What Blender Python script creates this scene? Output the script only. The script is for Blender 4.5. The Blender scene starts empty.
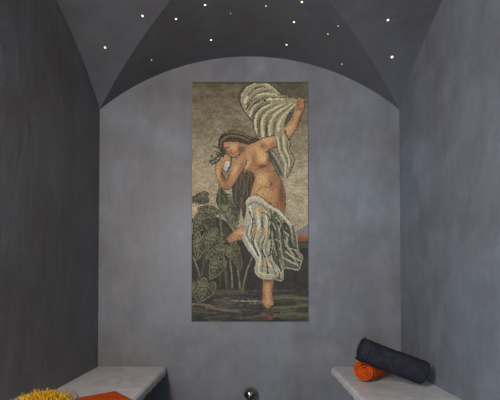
import bpy, bmesh, math, random
import numpy as np
from mathutils import Vector, Matrix

random.seed(7)
rng = np.random.RandomState(11)
scene = bpy.context.scene
COL = scene.collection

# ------------------------------------------------------------------ camera
cam_data = bpy.data.cameras.new('camera')
cam = bpy.data.objects.new('camera', cam_data)
COL.objects.link(cam)
cam_data.sensor_width = 36.0
cam_data.lens = 28.08
cam_data.shift_y = 0.1524
cam_data.clip_start = 0.02
cam.location = (0.003, -2.535, 0.993)
cam.rotation_euler = (math.radians(91.15), 0, 0)
scene.camera = cam

# ------------------------------------------------------------------ world and lights
world = bpy.data.worlds.new('world')
scene.world = world
world.use_nodes = True
world.node_tree.nodes['Background'].inputs[0].default_value = (0.60, 0.75, 1.0, 1)
world.node_tree.nodes['Background'].inputs[1].default_value = 0.15


def area_light(name, loc, target, sx, sy, power, color):
    d = bpy.data.lights.new(name, 'AREA')
    d.shape = 'RECTANGLE'
    d.size, d.size_y = sx, sy
    d.energy = power
    d.color = color
    o = bpy.data.objects.new(name, d)
    COL.objects.link(o)
    o.location = loc
    o.rotation_euler = (Vector(target) - Vector(loc)).to_track_quat('-Z', 'Y').to_euler()
    return o


# daylight falling in through the open doorway of the front wall
day = area_light('doorway_daylight', (-0.48, -3.98, 1.12), (0.98, -1.6, 1.45), 0.80, 1.95, 24, (0.52, 0.74, 1.0))
day.data.spread = 1.6
# unseen area light added to the left, just behind the camera; no fixture
area_light('unseen_left_light', (-0.78, -2.62, 1.66), (0.75, -0.9, 1.50), 0.35, 0.8, 57, (1.0, 0.93, 0.885))

scene.view_settings.view_transform = 'Standard'
scene.view_settings.look = 'None'
scene.view_settings.gamma = 1.0
scene.view_settings.use_curve_mapping = False
scene.view_settings.exposure = 0.0

# ------------------------------------------------------------------ dimensions (metres)
W = 0.9815            # half width of the room
BAY = 1.963           # length of one vaulted bay
SPRING = 2.137        # height where the vault springs
RISE = 0.352
RAD = (W * W + RISE * RISE) / (2 * RISE)
BENCH_Z = 0.459


def arch(t):
    """height of the segmental vault at distance t from its crown line"""
    return SPRING + RISE - RAD + math.sqrt(max(RAD * RAD - t * t, 0.0))


# ------------------------------------------------------------------ helpers
def tag(o, label=None, cat=None, group=None, kind=None):
    if label: o['label'] = label
    if cat: o['category'] = cat
    if group: o['group'] = group
    if kind: o['kind'] = kind
    return o


def mesh_obj(name, verts, faces, mat, parent=None, smooth=False):
    me = bpy.data.meshes.new(name)
    me.from_pydata([tuple(v) for v in verts], [], faces)
    me.update()
    if mat: me.materials.append(mat)
    if smooth:
        me.polygons.foreach_set('use_smooth', [True] * len(me.polygons))
    o = bpy.data.objects.new(name, me)
    COL.objects.link(o)
    if parent: o.parent = parent
    return o


def bm_obj(name, bm, mat, parent=None, smooth=False):
    me = bpy.data.meshes.new(name)
    bmesh.ops.recalc_face_normals(bm, faces=bm.faces)
    bm.to_mesh(me)
    bm.free()
    if mat: me.materials.append(mat)
    if smooth:
        me.polygons.foreach_set('use_smooth', [True] * len(me.polygons))
    o = bpy.data.objects.new(name, me)
    COL.objects.link(o)
    if parent: o.parent = parent
    return o


def empty(name, loc, rz=0):
    o = bpy.data.objects.new(name, None)
    COL.objects.link(o)
    o.location = loc
    o.rotation_euler = (0, 0, rz)
    o.empty_display_size = 0.1
    return o


def add_box(bm, x0, x1, y0, y1, z0, z1):
    vs = [bm.verts.new(p) for p in ((x0, y0, z0), (x1, y0, z0), (x1, y1, z0), (x0, y1, z0),
                                    (x0, y0, z1), (x1, y0, z1), (x1, y1, z1), (x0, y1, z1))]
    for f in ((0, 3, 2, 1), (4, 5, 6, 7), (0, 1, 5, 4), (1, 2, 6, 5), (2, 3, 7, 6), (3, 0, 4, 7)):
        bm.faces.new([vs[i] for i in f])


def lathe(profile, n=32, cap=False):
    """profile: list of (r, z) -> verts, faces round the z axis"""
    vs, fs = [], []
    for r, z in profile:
        for k in range(n):
            a = 2 * math.pi * k / n
            vs.append((r * math.cos(a), r * math.sin(a), z))
    for i in range(len(profile) - 1):
        for k in range(n):
            k2 = (k + 1) % n
            fs.append((i * n + k, i * n + k2, (i + 1) * n + k2, (i + 1) * n + k))
    if cap:
        fs.append(tuple(range(n))[::-1])
        fs.append(tuple((len(profile) - 1) * n + k for k in range(n)))
    return vs, fs


# ------------------------------------------------------------------ materials
class NT:
    def __init__(self, name):
        self.m = bpy.data.materials.new(name)
        self.m.use_nodes = True
        self.t = self.m.node_tree
        self.b = self.t.nodes['Principled BSDF']

    def n(self, kind, **kw):
        nd = self.t.nodes.new(kind)
        for k, v in kw.items():
            if k.startswith('i_'):
                nd.inputs[k[2:].replace('_', ' ')].default_value = v
            else:
                setattr(nd, k, v)
        return nd

    def l(self, a, b):
        self.t.links.new(a, b)

    def ramp(self, src, stops):
        r = self.n('ShaderNodeValToRGB')
        e = r.color_ramp.elements
        while len(e) < len(stops): e.new(0.5)
        for k, (p, c) in enumerate(stops):
            e[k].position = p
            e[k].color = (c[0], c[1], c[2], 1)
        self.l(src, r.inputs[0])
        return r.outputs[0]

    def mix(self, a, b, fac, blend='MIX'):
        m = self.n('ShaderNodeMix', data_type='RGBA', blend_type=blend)
        if isinstance(fac, float): m.inputs[0].default_value = fac
        else: self.l(fac, m.inputs[0])
        for s, v in ((6, a), (7, b)):
            if isinstance(v, tuple): m.inputs[s].default_value = (v[0], v[1], v[2], 1)
            else: self.l(v, m.inputs[s])
        return m.outputs[2]


def plaster(name, base, seed=0.0, rough=0.5, contrast=1.0):
    """hand-trowelled polished plaster: cloudy patches and sweeping trowel marks"""
    N = NT(name)
    geo = N.n('ShaderNodeNewGeometry')
    mp = N.n('ShaderNodeMapping')
    mp.inputs['Location'].default_value = (seed, seed * 1.7, seed * 0.3)
    N.l(geo.outputs['Position'], mp.inputs[0])
    n1 = N.n('ShaderNodeTexNoise', i_Scale=1.7, i_Detail=6.0, i_Roughness=0.55, i_Distortion=0.4)
    N.l(mp.outputs[0], n1.inputs['Vector'])
    n2 = N.n('ShaderNodeTexNoise', i_Scale=5.0, i_Detail=8.0, i_Roughness=0.62, i_Distortion=0.35)
    N.l(mp.outputs[0], n2.inputs['Vector'])
    mp2 = N.n('ShaderNodeMapping')
    mp2.inputs['Scale'].default_value = (1.0, 1.0, 0.35)
    mp2.inputs['Rotation'].default_value = (0.3, 0.4, 0.2)
    N.l(mp.outputs[0], mp2.inputs[0])
    n3 = N.n('ShaderNodeTexNoise', i_Scale=14.0, i_Detail=4.0, i_Roughness=0.5, i_Distortion=0.6)
    N.l(mp2.outputs[0], n3.inputs['Vector'])
    c = contrast

    def g(f, tint=(1, 1, 1)):
        return tuple(b * f * t for b, t in zip(base, tint))
    c1 = N.ramp(n1.outputs[0], [(0.30, g(1 - .16 * c, (1.04, .97, .97))), (0.5, g(1)), (0.70, g(1 + .20 * c, (.95, 1.0, 1.06)))])
    c2 = N.ramp(n2.outputs[0], [(0.34, (1 - .13 * c,) * 3), (0.52, (1, 1, 1)), (0.66, (1 + .12 * c,) * 3)])
    c3 = N.ramp(n3.outputs[0], [(0.35, (1 - .05 * c,) * 3), (0.65, (1 + .05 * c,) * 3)])
    m1 = N.mix(c1, c2, 1.0, 'MULTIPLY')
    m2 = N.mix(m1, c3, 1.0, 'MULTIPLY')
    N.l(m2, N.b.inputs['Base Color'])
    rr = N.n('ShaderNodeMapRange')
    rr.inputs[3].default_value = rough - 0.1
    rr.inputs[4].default_value = rough + 0.14
    N.l(n2.outputs[0], rr.inputs[0])
    N.l(rr.outputs[0], N.b.inputs['Roughness'])
    N.b.inputs['Specular IOR Level'].default_value = 0.35
    add = N.n('ShaderNodeMath', operation='ADD')
    N.l(n2.outputs[0], add.inputs[0]); N.l(n3.outputs[0], add.inputs[1])
    bp = N.n('ShaderNodeBump', i_Strength=0.22, i_Distance=0.012)
    N.l(add.outputs[0], bp.inputs['Height'])
    N.l(bp.outputs[0], N.b.inputs['Normal'])
    return N.m


def marble():
    N = NT('pale grey marble')
    geo = N.n('ShaderNodeNewGeometry')
    n1 = N.n('ShaderNodeTexNoise', i_Scale=5.0, i_Detail=8.0, i_Roughness=0.62, i_Distortion=1.8)
    N.l(geo.outputs['Position'], n1.inputs['Vector'])
    mp = N.n('ShaderNodeMapping')
    mp.inputs['Scale'].default_value = (3.0, 9.0, 3.0)
    mp.inputs['Rotation'].default_value = (0, 0, 0.35)
    N.l(geo.outputs['Position'], mp.inputs[0])
    n2 = N.n('ShaderNodeTexNoise', i_Scale=1.6, i_Detail=7.0, i_Roughness=0.65, i_Distortion=2.2)
    N.l(mp.outputs[0], n2.inputs['Vector'])
    c1 = N.ramp(n1.outputs[0], [(0.3, (.47, .45, .435)), (0.55, (.585, .565, .55)), (0.75, (.66, .65, .635))])
    c2 = N.ramp(n2.outputs[0], [(0.44, (1, 1, 1)), (0.5, (.80, .79, .79)), (0.56, (1, 1, 1))])
    N.l(N.mix(c1, c2, 1.0, 'MULTIPLY'), N.b.inputs['Base Color'])
    N.b.inputs['Roughness'].default_value = 0.42
    bp = N.n('ShaderNodeBump', i_Strength=0.15, i_Distance=0.004)
    N.l(n1.outputs[0], bp.inputs['Height'])
    N.l(bp.outputs[0], N.b.inputs['Normal'])
    return N.m


def terry(name, dark, light):
    N = NT(name)
    tc = N.n('ShaderNodeTexCoord')
    n1 = N.n('ShaderNodeTexNoise', i_Scale=260.0, i_Detail=3.0, i_Roughness=0.7)
    N.l(tc.outputs['Object'], n1.inputs['Vector'])
    n2 = N.n('ShaderNodeTexNoise', i_Scale=30.0, i_Detail=3.0, i_Roughness=0.6)
    N.l(tc.outputs['Object'], n2.inputs['Vector'])
    mx = N.mix(n1.outputs[0], n2.outputs[0], 0.5)
    N.l(N.ramp(mx, [(0.35, dark), (0.65, light)]), N.b.inputs['Base Color'])
    N.b.inputs['Roughness'].default_value = 0.95
    N.b.inputs['Specular IOR Level'].default_value = 0.1
    bp = N.n('ShaderNodeBump', i_Strength=0.8, i_Distance=0.004)
    N.l(mx, bp.inputs['Height'])
    N.l(bp.outputs[0], N.b.inputs['Normal'])
    return N.m


def simple(name, col, rough=0.5, metal=0.0, scale=40.0, var=0.12):
    N = NT(name)
    tc = N.n('ShaderNodeTexCoord')
    n1 = N.n('ShaderNodeTexNoise', i_Scale=scale, i_Detail=4.0)
    N.l(tc.outputs['Object'], n1.inputs['Vector'])
    lo = tuple(c * (1 - var) for c in col)
    hi = tuple(min(1, c * (1 + var)) for c in col)
    N.l(N.ramp(n1.outputs[0], [(0.35, lo), (0.65, hi)]), N.b.inputs['Base Color'])
    N.b.inputs['Roughness'].default_value = rough
    N.b.inputs['Metallic'].default_value = metal
    return N.m


M_wall = plaster('grey trowelled plaster', (.154, .149, .149), 0.0)
M_side = plaster('grey trowelled plaster on side walls', (.152, .151, .156), 3.1)
M_right = plaster('right wall trowelled plaster with cool light tint', (.138, .146, .162), 5.2)  # same grey plaster, with the cool daylight cast put into its base colour
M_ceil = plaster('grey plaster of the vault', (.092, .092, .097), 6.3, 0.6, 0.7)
M_floor = plaster('dark stone floor', (.09, .09, .095), 9.0, 0.4)
M_marble = marble()
M_orange = terry('orange terry cloth', (.34, .036, .004), (.56, .080, .010))
M_dark = terry('dark slate terry cloth', (.012, .0115, .0155), (.031, .0295, .037))
M_steel = simple('polished dark nickel', (.42, .38, .31), 0.16, 1.0)
M_grout = simple('grey grout', (.13, .12, .10), 0.9, 0.0, 200)
M_yellow = simple('golden yellow fibres', (.66, .37, .010), 0.85, 0.0, 90, 0.6)
M_core = simple('ochre sponge core', (.10, .055, .012), 0.95, 0.0, 60, 0.4)
M_door = simple('dark wood door frame', (.05, .035, .025), 0.5)

N = NT('tesserae')
at = N.n('ShaderNodeAttribute', attribute_name='tile_colour')
N.l(at.outputs['Color'], N.b.inputs['Base Color'])
N.b.inputs['Roughness'].default_value = 0.55
N.b.inputs['Specular IOR Level'].default_value = 0.3
M_tess = N.m

N = NT('milky pink glass')
N.b.inputs['Base Color'].default_value = (.42, .36, .33, 1)
N.b.inputs['Roughness'].default_value = 0.3
N.b.inputs['Transmission Weight'].default_value = 0.55
N.b.inputs['IOR'].default_value = 1.3
nn = N.n('ShaderNodeTexNoise', i_Scale=30.0)
N.l(N.ramp(nn.outputs[0], [(0.3, (.30, .25, .23)), (0.7, (.38, .31, .285))]), N.b.inputs['Base Color'])
M_bowl = N.m


def star_mat(strength, name):
    N = NT(name)
    N.b.inputs['Base Color'].default_value = (.8, .7, .55, 1)
    lw = N.n('ShaderNodeTexNoise', i_Scale=8.0)
    N.l(N.ramp(lw.outputs[0], [(0.2, (1.0, .70, .38)), (0.8, (1.0, .78, .48))]), N.b.inputs['Emission Color'])
    N.b.inputs['Emission Strength'].default_value = strength
    return N.m


M_star = star_mat(2.0, 'bright fibre end')
M_star_dim = star_mat(0.8, 'dim fibre end')

# ------------------------------------------------------------------ room shell
T = 0.14   # wall thickness


def arch_wall(name, y_in, y_out, mat, holes=None):
    """end wall under the vault with its arched head"""
    n = 48
    xs = [-W - T + (2 * W + 2 * T) * k / n for k in range(n + 1)]
    bm = bmesh.new()
    def top(x): return arch(min(abs(x), W)) + 0.0
    cols = sorted(set([round(x, 5) for x in np.linspace(-W, W, 49)] + ([holes[0], holes[1]] if holes else [])))
    rows_in = []
    for y in (y_in, y_out):
        rows_in.append([(bm.verts.new((x, y, 0)), bm.verts.new((x, y, holes[2])) if holes else None,
                         bm.verts.new((x, y, top(x) + (0.0 if y == y_in else 0.0)))) for x in cols])
    a, b = rows_in
    for k in range(len(cols) - 1):
        inside = holes and holes[0] - 1e-6 <= cols[k] and cols[k + 1] <= holes[1] + 1e-6
        for r in (a, b):
            if holes:
                if not inside:
                    bm.faces.new([r[k][0], r[k + 1][0], r[k + 1][1], r[k][1]])
                bm.faces.new([r[k][1], r[k + 1][1], r[k + 1][2], r[k][2]])
            else:
                bm.faces.new([r[k][0], r[k + 1][0], r[k + 1][2], r[k][2]])
        bm.faces.new([a[k][2], a[k + 1][2], b[k + 1][2], b[k][2]])
        if inside:
            bm.faces.new([a[k][1], a[k + 1][1], b[k + 1][1], b[k][1]])
        else:
            bm.faces.new([a[k][0], a[k + 1][0], b[k + 1][0], b[k][0]])
    for k in range(len(cols)):
        edge = k in (0, len(cols) - 1)
        if edge or (holes and (abs(cols[k] - holes[0]) < 1e-6 or abs(cols[k] - holes[1]) < 1e-6)):
            if holes:
                bm.faces.new([a[k][0], a[k][1], b[k][1], b[k][0]])
                if edge: bm.faces.new([a[k][1], a[k][2], b[k][2], b[k][1]])
            else:
                bm.faces.new([a[k][0], a[k][2], b[k][2], b[k][0]])
    return tag(bm_obj(name, bm, mat), kind='structure')


arch_wall('wall_back', 0.0, T, M_wall)
DOOR = (-0.90, -0.06, 2.10)
arch_wall('wall_front', -2 * BAY, -2 * BAY - T, M_wall, DOOR)


def side_wall(name, s):
    bm = bmesh.new()
    ys = list(np.linspace(0, -BAY, 41)) + list(np.linspace(-BAY, -2 * BAY, 41))[1:]
    def top(y):
        yy = -y % BAY if abs(y) not in (BAY, 2 * BAY) else 0
        return arch(min(abs(yy - BAY / 2), W))
    rows = []
    for x in (s * W, s * (W + T)):
        rows.append([(bm.verts.new((x, y, 0)), bm.verts.new((x, y, SPRING)), bm.verts.new((x, y, max(top(y), SPRING + 1e-4)))) for y in ys])
    a, b = rows
    for k in range(len(ys) - 1):
        for r in (a, b):
            bm.faces.new([r[k][0], r[k + 1][0], r[k + 1][1], r[k][1]])
            bm.faces.new([r[k][1], r[k + 1][1], r[k + 1][2], r[k][2]])
        bm.faces.new([a[k][2], a[k + 1][2], b[k + 1][2], b[k][2]])
        bm.faces.new([a[k][0], a[k + 1][0], b[k + 1][0], b[k][0]])
    for k in (0, len(ys) - 1):
        bm.faces.new([a[k][0], a[k][1], b[k][1], b[k][0]])
        bm.faces.new([a[k][1], a[k][2], b[k][2], b[k][1]])
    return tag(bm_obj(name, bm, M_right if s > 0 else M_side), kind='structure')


side_wall('wall_left', -1)
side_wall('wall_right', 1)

bm = bmesh.new()
add_box(bm, -W - T, W + T, -2 * BAY - T, T, -0.12, 0.0)
tag(bm_obj('floor', bm, M_floor), kind='structure')

# groin vault: four curved webs per bay, separate vertices so the groins stay crisp
verts, faces = [], []


def web(cx, cy, swap, sign, n=120, m=16):
    base = len(verts)
    for i in range(n + 1):
        t = -W + 2 * W * i / n
        z = arch(t)
        for j in range(m + 1):
            far = sign * W
            near = sign * abs(t)
            q = far + (near - far) * j / m
            verts.append((cx + (q if swap else t), cy + (t if swap else q), z))
    for i in range(n):
        for j in range(m):
            a = base + i * (m + 1) + j
            b = a + m + 1
            f = (a, b, b + 1, a + 1)
            # keep every web facing down into the room
            v = [Vector(verts[k]) for k in f]
            nrm = (v[1] - v[0]).cross(v[3] - v[0])
            if nrm.length < 1e-9: nrm = (v[2] - v[1]).cross(v[3] - v[2])
            faces.append(f if nrm.z < 0 else f[::-1])


for b in range(2):
    cy = -BAY / 2 - b * BAY
    for sw in (False, True):
        for sg in (-1, 1):
            web(0.0, cy, sw, sg)
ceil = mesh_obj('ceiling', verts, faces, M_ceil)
so = ceil.modifiers.new('thickness', 'SOLIDIFY')
so.thickness = 0.05
so.offset = -1
tag(ceil, kind='structure')

# door frame in the front wall (behind the camera)
bm = bmesh.new()
yf = -2 * BAY
for x0, x1 in ((DOOR[0], DOOR[0] + .05), (DOOR[1] - .05, DOOR[1])):
    add_box(bm, x0, x1, yf - T, yf + .015, 0, DOOR[2])
add_box(bm, DOOR[0], DOOR[1], yf - T, yf + .015, DOOR[2] - .05, DOOR[2])
tag(bm_obj('trim_1', bm, M_door), kind='structure')

# ------------------------------------------------------------------ marble benches
def bench(s, x_front, label):
    root = empty('marble_bench', (s * (W + x_front) / 2, -BAY / 2, 0))
    tag(root, label, 'bench', 'marble benches')
    cx, cy = root.location.x, root.location.y
    # slab: outline with a rounded inner corner at the back and a bullnose front edge
    th = 0.054
    y0, y1 = -0.001, -2.02
    pts = []
    rc = 0.022
    nose = th * 0.5
    # cross-section profile of the front edge (offset inwards, height)
    prof = [(nose * 1.1, 0.0), (nose * .5, -.002), (nose * .14, -nose * .42), (0.0, -nose * 1.1),
            (0.002, -th * .62), (0.006, -th * .86), (0.012, -th)]
    def path(off, n=150):
        out = []
        for k in range(7):                       # rounded corner against the back wall
            a = k / 6 * math.pi / 2
            out.append((x_front + rc - math.sin(a) * rc + off, y0 - rc + math.cos(a) * rc - (off if k == 0 else off * (1 - k / 6)) * 0))
        for k in range(1, n + 1):
            out.append((x_front + off, y0 - rc + (y1 - y0 + rc) * k / n))
        return out
    rr = np.random.RandomState(5 + s)
    n = 150
    vs, fs = [], []
    rag = np.convolve(rr.rand(n + 30), np.ones(3) / 3, 'same')
    rows = []
    for q, (off, dz) in enumerate(prof):
        p = path(off, n)
        row = []
        for k, (x, y) in enumerate(p):
            j = (rag[k] - .5)
            jx = j * (.010 if q >= 4 else .002 if q >= 1 else 0)
            jz = j * (.014 if q >= 5 else 0)
            row.append(len(vs))
            vs.append((s * (x + jx), y, BENCH_Z + dz + jz))
        rows.append(row)
    for q in range(len(rows) - 1):
        for k in range(len(rows[0]) - 1):
            fs.append((rows[q][k], rows[q][k + 1], rows[q + 1][k + 1], rows[q + 1][k]))
    # top and underside strips out to the wall
    for row, z in ((rows[0], BENCH_Z), (rows[-1], BENCH_Z - th)):
        back = []
        for k in row:
            back.append(len(vs)); vs.append((s * (W - .001), vs[k][1], z))
        for k in range(len(row) - 1):
            fs.append((row[k], row[k + 1], back[k + 1], back[k]))
        if row is rows[0]: tb = back
        else: ub = back
    fs.append(tuple([r[-1] for r in rows] + [ub[-1], tb[-1]]))
    fs.append(tuple([r[0] for r in rows] + [ub[0], tb[0]]))
    vs = [(x - cx, y - cy, z) for x, y, z in vs]
    bm = bmesh.new()
    bv = [bm.verts.new(v) for v in vs]
    for f in fs: bm.faces.new([bv[k] for k in f])
    bm_obj('slab', bm, M_marble, root, smooth=False)
    bm = bmesh.new()
    xa, xb = sorted((s * (x_front + .15), s * (W - .001)))
    add_box(bm, xa - cx, xb - cx, y1 + .03 - cy, y0 - cy, 0.0, BENCH_Z - th - .008)
    tag(bm_obj('base', bm, M_side, root), 'grey plastered base under the slab')
    return root


bench(-1, 0.532, 'pale marble bench along the left wall, holding the bowl and folded orange towel')
bench(1, 0.521, 'pale marble bench along the right wall, holding the two rolled towels')


# ------------------------------------------------------------------ rolled towels
def rolled_towel(name, mat, R_out, length, turns, thick, seed, label):
    """terry towel wound into a roll; axis along local X, centred on the empty"""
    root = empty(name, (0, 0, 0))
    tag(root, label, 'towel', 'rolled towels')
    rr = np.random.RandomState(seed)
    pitch = (R_out - .006) / turns
    th = pitch * 0.90
    n = int(turns * 30)
    nl = 26
    # spiral centre-line
    path = []
    for k in range(n + 1):
        a = 2 * math.pi * turns * k / n
        r = .006 + pitch * (a / (2 * math.pi)) - th / 2
        r = max(r, .002)
        wob = 1 + .035 * math.sin(a * 1.3 + seed) + .02 * math.sin(a * 2.7 + 1)
        path.append((a, r * wob))
    def ring(x, inset):
        outer, inner = [], []
        for k, (a, r) in enumerate(path):
            tpr = th / 2 - inset
            endt = min(1, (n - k) / 3 + .25)
            nz = .0016 * math.sin(x * 21 + a * .9 + seed) + .0011 * math.sin(a * 9 + x * 150) + .0010 * math.sin(a * 17 - x * 90 + seed)
            ro, ri = r + tpr * endt + nz, max(r - tpr * endt, .0008)
            outer.append((x, math.cos(a + seed) * ro, math.sin(a + seed) * ro))
            inner.append((x, math.cos(a + seed) * ri, math.sin(a + seed) * ri))
        return outer + inner[::-1]
    xs = [(-length / 2, th * .30), (-length / 2 + .0035, th * .10)]
    xs += [(-length / 2 + .008 + (length - .016) * k / nl, 0.0) for k in range(nl + 1)]
    xs += [(length / 2 - .0035, th * .10), (length / 2, th * .30)]
    vs, fs = [], []
    m = 2 * (n + 1)
    for x, ins in xs:
        vs += ring(x, ins)
    for i in range(len(xs) - 1):
        for k in range(m):
            k2 = (k + 1) % m
            fs.append((i * m + k, i * m + k2, (i + 1) * m + k2, (i + 1) * m + k))
    for i in (0, len(xs) - 1):
        for k in range(n):
            fs.append((i * m + k, i * m + k + 1, i * m + m - 2 - k, i * m + m - 1 - k))
    bm = bmesh.new()
    bv = [bm.verts.new(v) for v in vs]
    for f in fs:
        try: bm.faces.new([bv[q] for q in f])
        except ValueError: pass
    # woven hem along the free edge of the cloth
    bm_obj('cloth', bm, mat, root, smooth=True)
    # hem band: a narrow raised strip running round the roll near one end
    hv, hf = [], []
    for (xb, rad) in ((-length / 2 + .026, 0), (-length / 2 + .028, .0016), (-length / 2 + .038, .0016), (-length / 2 + .040, 0)):
        for k in range(31):
            a, r = path[n - 3 - 30 + k]
            hv.append((xb, math.cos(a + seed) * (r + th / 2 + rad), math.sin(a + seed) * (r + th / 2 + rad)))
    for i in range(3):
        for k in range(30):
            hf.append((i * 31 + k, i * 31 + k + 1, (i + 1) * 31 + k + 1, (i + 1) * 31 + k))
    mesh_obj('hem_band', hv, hf, mat, root, smooth=True)
    return root


def lay(o, p0, p1):
    p0, p1 = Vector(p0), Vector(p1)
    o.location = (p0 + p1) / 2
    o.rotation_euler = (p1 - p0).to_track_quat('X', 'Z').to_euler()


o_roll = rolled_towel('rolled_towel', M_orange, .0640, .320, 4.2, .012, 1, 'bright orange rolled towel lying under the dark towel on the right bench')
lay(o_roll, (.612, -.430, .5235), (.835, -.198, .5235))
d_roll = rolled_towel('rolled_towel', M_dark, .0650, .350, 4.2, .012, 4, 'dark slate grey rolled towel leaning across the orange roll on the right bench')
lay(d_roll, (.578, -.490, .658), (.903, -.510, .534))

# ------------------------------------------------------------------ folded towel on the left bench
def folded_towel():
    A = Vector((-.632, -.683)); u = Vector((-.75, -.66)).normalized(); v = Vector((.50, -.865)).normalized()
    v = Vector((u.y * -1, u.x))
    if v.x < 0: v = -v
    L1, L2 = .205, .185
    c = A + u * L1 / 2 + v * L2 / 2
    root = empty('folded_towel', (c.x, c.y, BENCH_Z), math.atan2(u.y, u.x))
    tag(root, 'folded orange towel lying flat on the left bench beside the pale bowl', 'towel')
    layers, t = 4, .0082
    for q in range(layers):
        bm = bmesh.new()
        nx, ny = 22, 16
        lx, ly = L1 - .004 * (q % 2), L2 - .003 * ((q + 1) % 2)
        g = {}
        for side in (0, 1):
            for i in range(nx + 1):
                for j in range(ny + 1):
                    x = -lx / 2 + lx * i / nx
                    y = -ly / 2 + ly * j / ny
                    ex = min(i, nx - i) / 1.2; ey = min(j, ny - j) / 1.2
                    e = min(1, ex, ey)
                    e = math.sqrt(max(0, 1 - (1 - e) ** 2))
                    zz = q * t + t / 2 + (side * 2 - 1) * (t * .49) * (.25 + .75 * e)
                    zz += .0009 * math.sin(x * 60 + q) * math.cos(y * 48 + q * 2) * (q / 3)
                    g[side, i, j] = bm.verts.new((x, y, max(zz, .0003)))
        for i in range(nx):
            for j in range(ny):
                for side in (0, 1):
                    bm.faces.new([g[side, i, j], g[side, i + 1, j], g[side, i + 1, j + 1], g[side, i, j + 1]])
        for i in range(nx):
            for j in (0, ny):
                bm.faces.new([g[0, i, j], g[0, i + 1, j], g[1, i + 1, j], g[1, i, j]])
        for j in range(ny):
            for i in (0, nx):
                bm.faces.new([g[0, i, j], g[0, i, j + 1], g[1, i, j + 1], g[1, i, j]])
        bm_obj('fold', bm, M_orange, root, smooth=True)
    return root


folded_towel()

# ------------------------------------------------------------------ bowl and the yellow sponge in it
BX, BY = -.722, -1.155
bowl = empty('bowl', (BX, BY, BENCH_Z))
tag(bowl, 'pale pinkish round bowl on the left bench, filled with yellow fringe', 'bowl')
prof = [(.0005, .010), (.030, .0105), (.060, .022), (.088, .055), (.104, .095), (.1105, .128), (.1130, .1335), (.1165, .1345),
        (.1180, .131), (.1135, .110), (.103, .068), (.078, .026), (.050, .006), (.046, .0003), (.0005, .0003)]
prof = [(r * .95, z * .955) for r, z in prof]
vs, fs = lathe(prof, 56)
mesh_obj('body', vs, fs, M_bowl, bowl, smooth=True)
ring = []
for k in range(11):
    a = 2 * math.pi * k / 10
    ring.append((.1100 + .0020 * math.cos(a), .1284 + .0020 * math.sin(a)))
vs, fs = lathe(ring, 56)
mesh_obj('rim', vs, fs, M_bowl, bowl, smooth=True)

sponge = empty('shaggy_sponge', (BX - .010, BY + .002, BENCH_Z + .070))
tag(sponge, 'golden yellow shaggy bath sponge with loose strands piled inside the pale bowl', 'sponge')
vs, fs = [], []
nu, nv = 28, 14
for i in range(nv + 1):
    ph = math.pi * i / nv
    for k in range(nu):
        a = 2 * math.pi * k / nu
        w = 1 + .08 * math.sin(5 * a + i) + .06 * math.sin(3 * ph + 2 * a)
        vs.append((.066 * w * math.sin(ph) * math.cos(a), .066 * w * math.sin(ph) * math.sin(a), .012 + .042 * math.cos(ph)))
for i in range(nv):
    for k in range(nu):
        k2 = (k + 1) % nu
        fs.append((i * nu + k, i * nu + k2, (i + 1) * nu + k2, (i + 1) * nu + k))
mesh_obj('core', vs, fs, M_core, sponge, smooth=True)
bm = bmesh.new()
for k in range(420):
    a = random.uniform(0, 2 * math.pi)
    rr_ = math.sqrt(random.random()) * .077
    base = Vector((rr_ * math.cos(a), rr_ * math.sin(a), .012 + .040 * math.sqrt(max(0, 1 - (rr_ / .081) ** 2))))
    out = Vector((math.cos(a) * rr_ / .070 * .55 + random.uniform(-.45, .45), math.sin(a) * rr_ / .070 * .55 + random.uniform(-.45, .45), 1)).normalized()
    L = random.uniform(.026, .046)
    bend = Vector((random.uniform(-1, 1), random.uniform(-1, 1), -.2)) * L * .35
    p = [base, base + out * L * .5 + bend * .2, base + out * L + bend]
    r0 = random.uniform(.0018, .0030)
    rings = []
    for q, pt in enumerate(p):
        r = r0 * (1, .9, .25)[q]
        d = out
        s1 = d.orthogonal().normalized(); s2 = d.cross(s1)
        rings.append([bm.verts.new(pt + s1 * r * math.cos(h) + s2 * r * math.sin(h)) for h in (0, 2.09, 4.19)])
    for q in range(2):
        for h in range(3):
            bm.faces.new([rings[q][h], rings[q][(h + 1) % 3], rings[q + 1][(h + 1) % 3], rings[q + 1][h]])
    bm.faces.new(rings[2])
strands = bm_obj('strands', bm, M_yellow, sponge)
strands['kind'] = 'stuff'

# ------------------------------------------------------------------ metal ball fitting on the back wall
fx, fz = .003, .283
knob = empty('ball_fitting', (fx, 0, fz - .085))
tag(knob, 'small polished metal ball fitting low on the back wall, centred below the mosaic', 'metal fitting')
vs, fs = [], []
vs, fs = lathe([(.0002, -.0400)] + [(.0400 * math.sin(math.pi * k / 24), -.0400 * math.cos(math.pi * k / 24)) for k in range(1, 24)] + [(.0002, .0400)], 40)
b = mesh_obj('ball', [(x, y - .056, z + .10) for x, y, z in vs], fs, M_steel, knob, smooth=True)
vs, fs = lathe([(.012, -.002), (.0125, .010), (.022, .016), (.024, .022), (.016, .030), (.014, .064)], 28, True)
mesh_obj('neck', [(x, y - .056, z) for x, y, z in vs], fs, M_steel, knob, smooth=True)
vs, fs = lathe([(.011, 0), (.011, .058)], 24, True)
mesh_obj('pipe', [(x, -z, y + .004) for x, y, z in vs], fs, M_steel, knob, smooth=True)
vs, fs = lathe([(.034, 0), (.034, .003), (.030, .007), (.016, .009)], 32, True)
mesh_obj('wall_rosette', [(x, -z - .0005, y + .004) for x, y, z in vs], fs, M_steel, knob, smooth=True)

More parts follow.
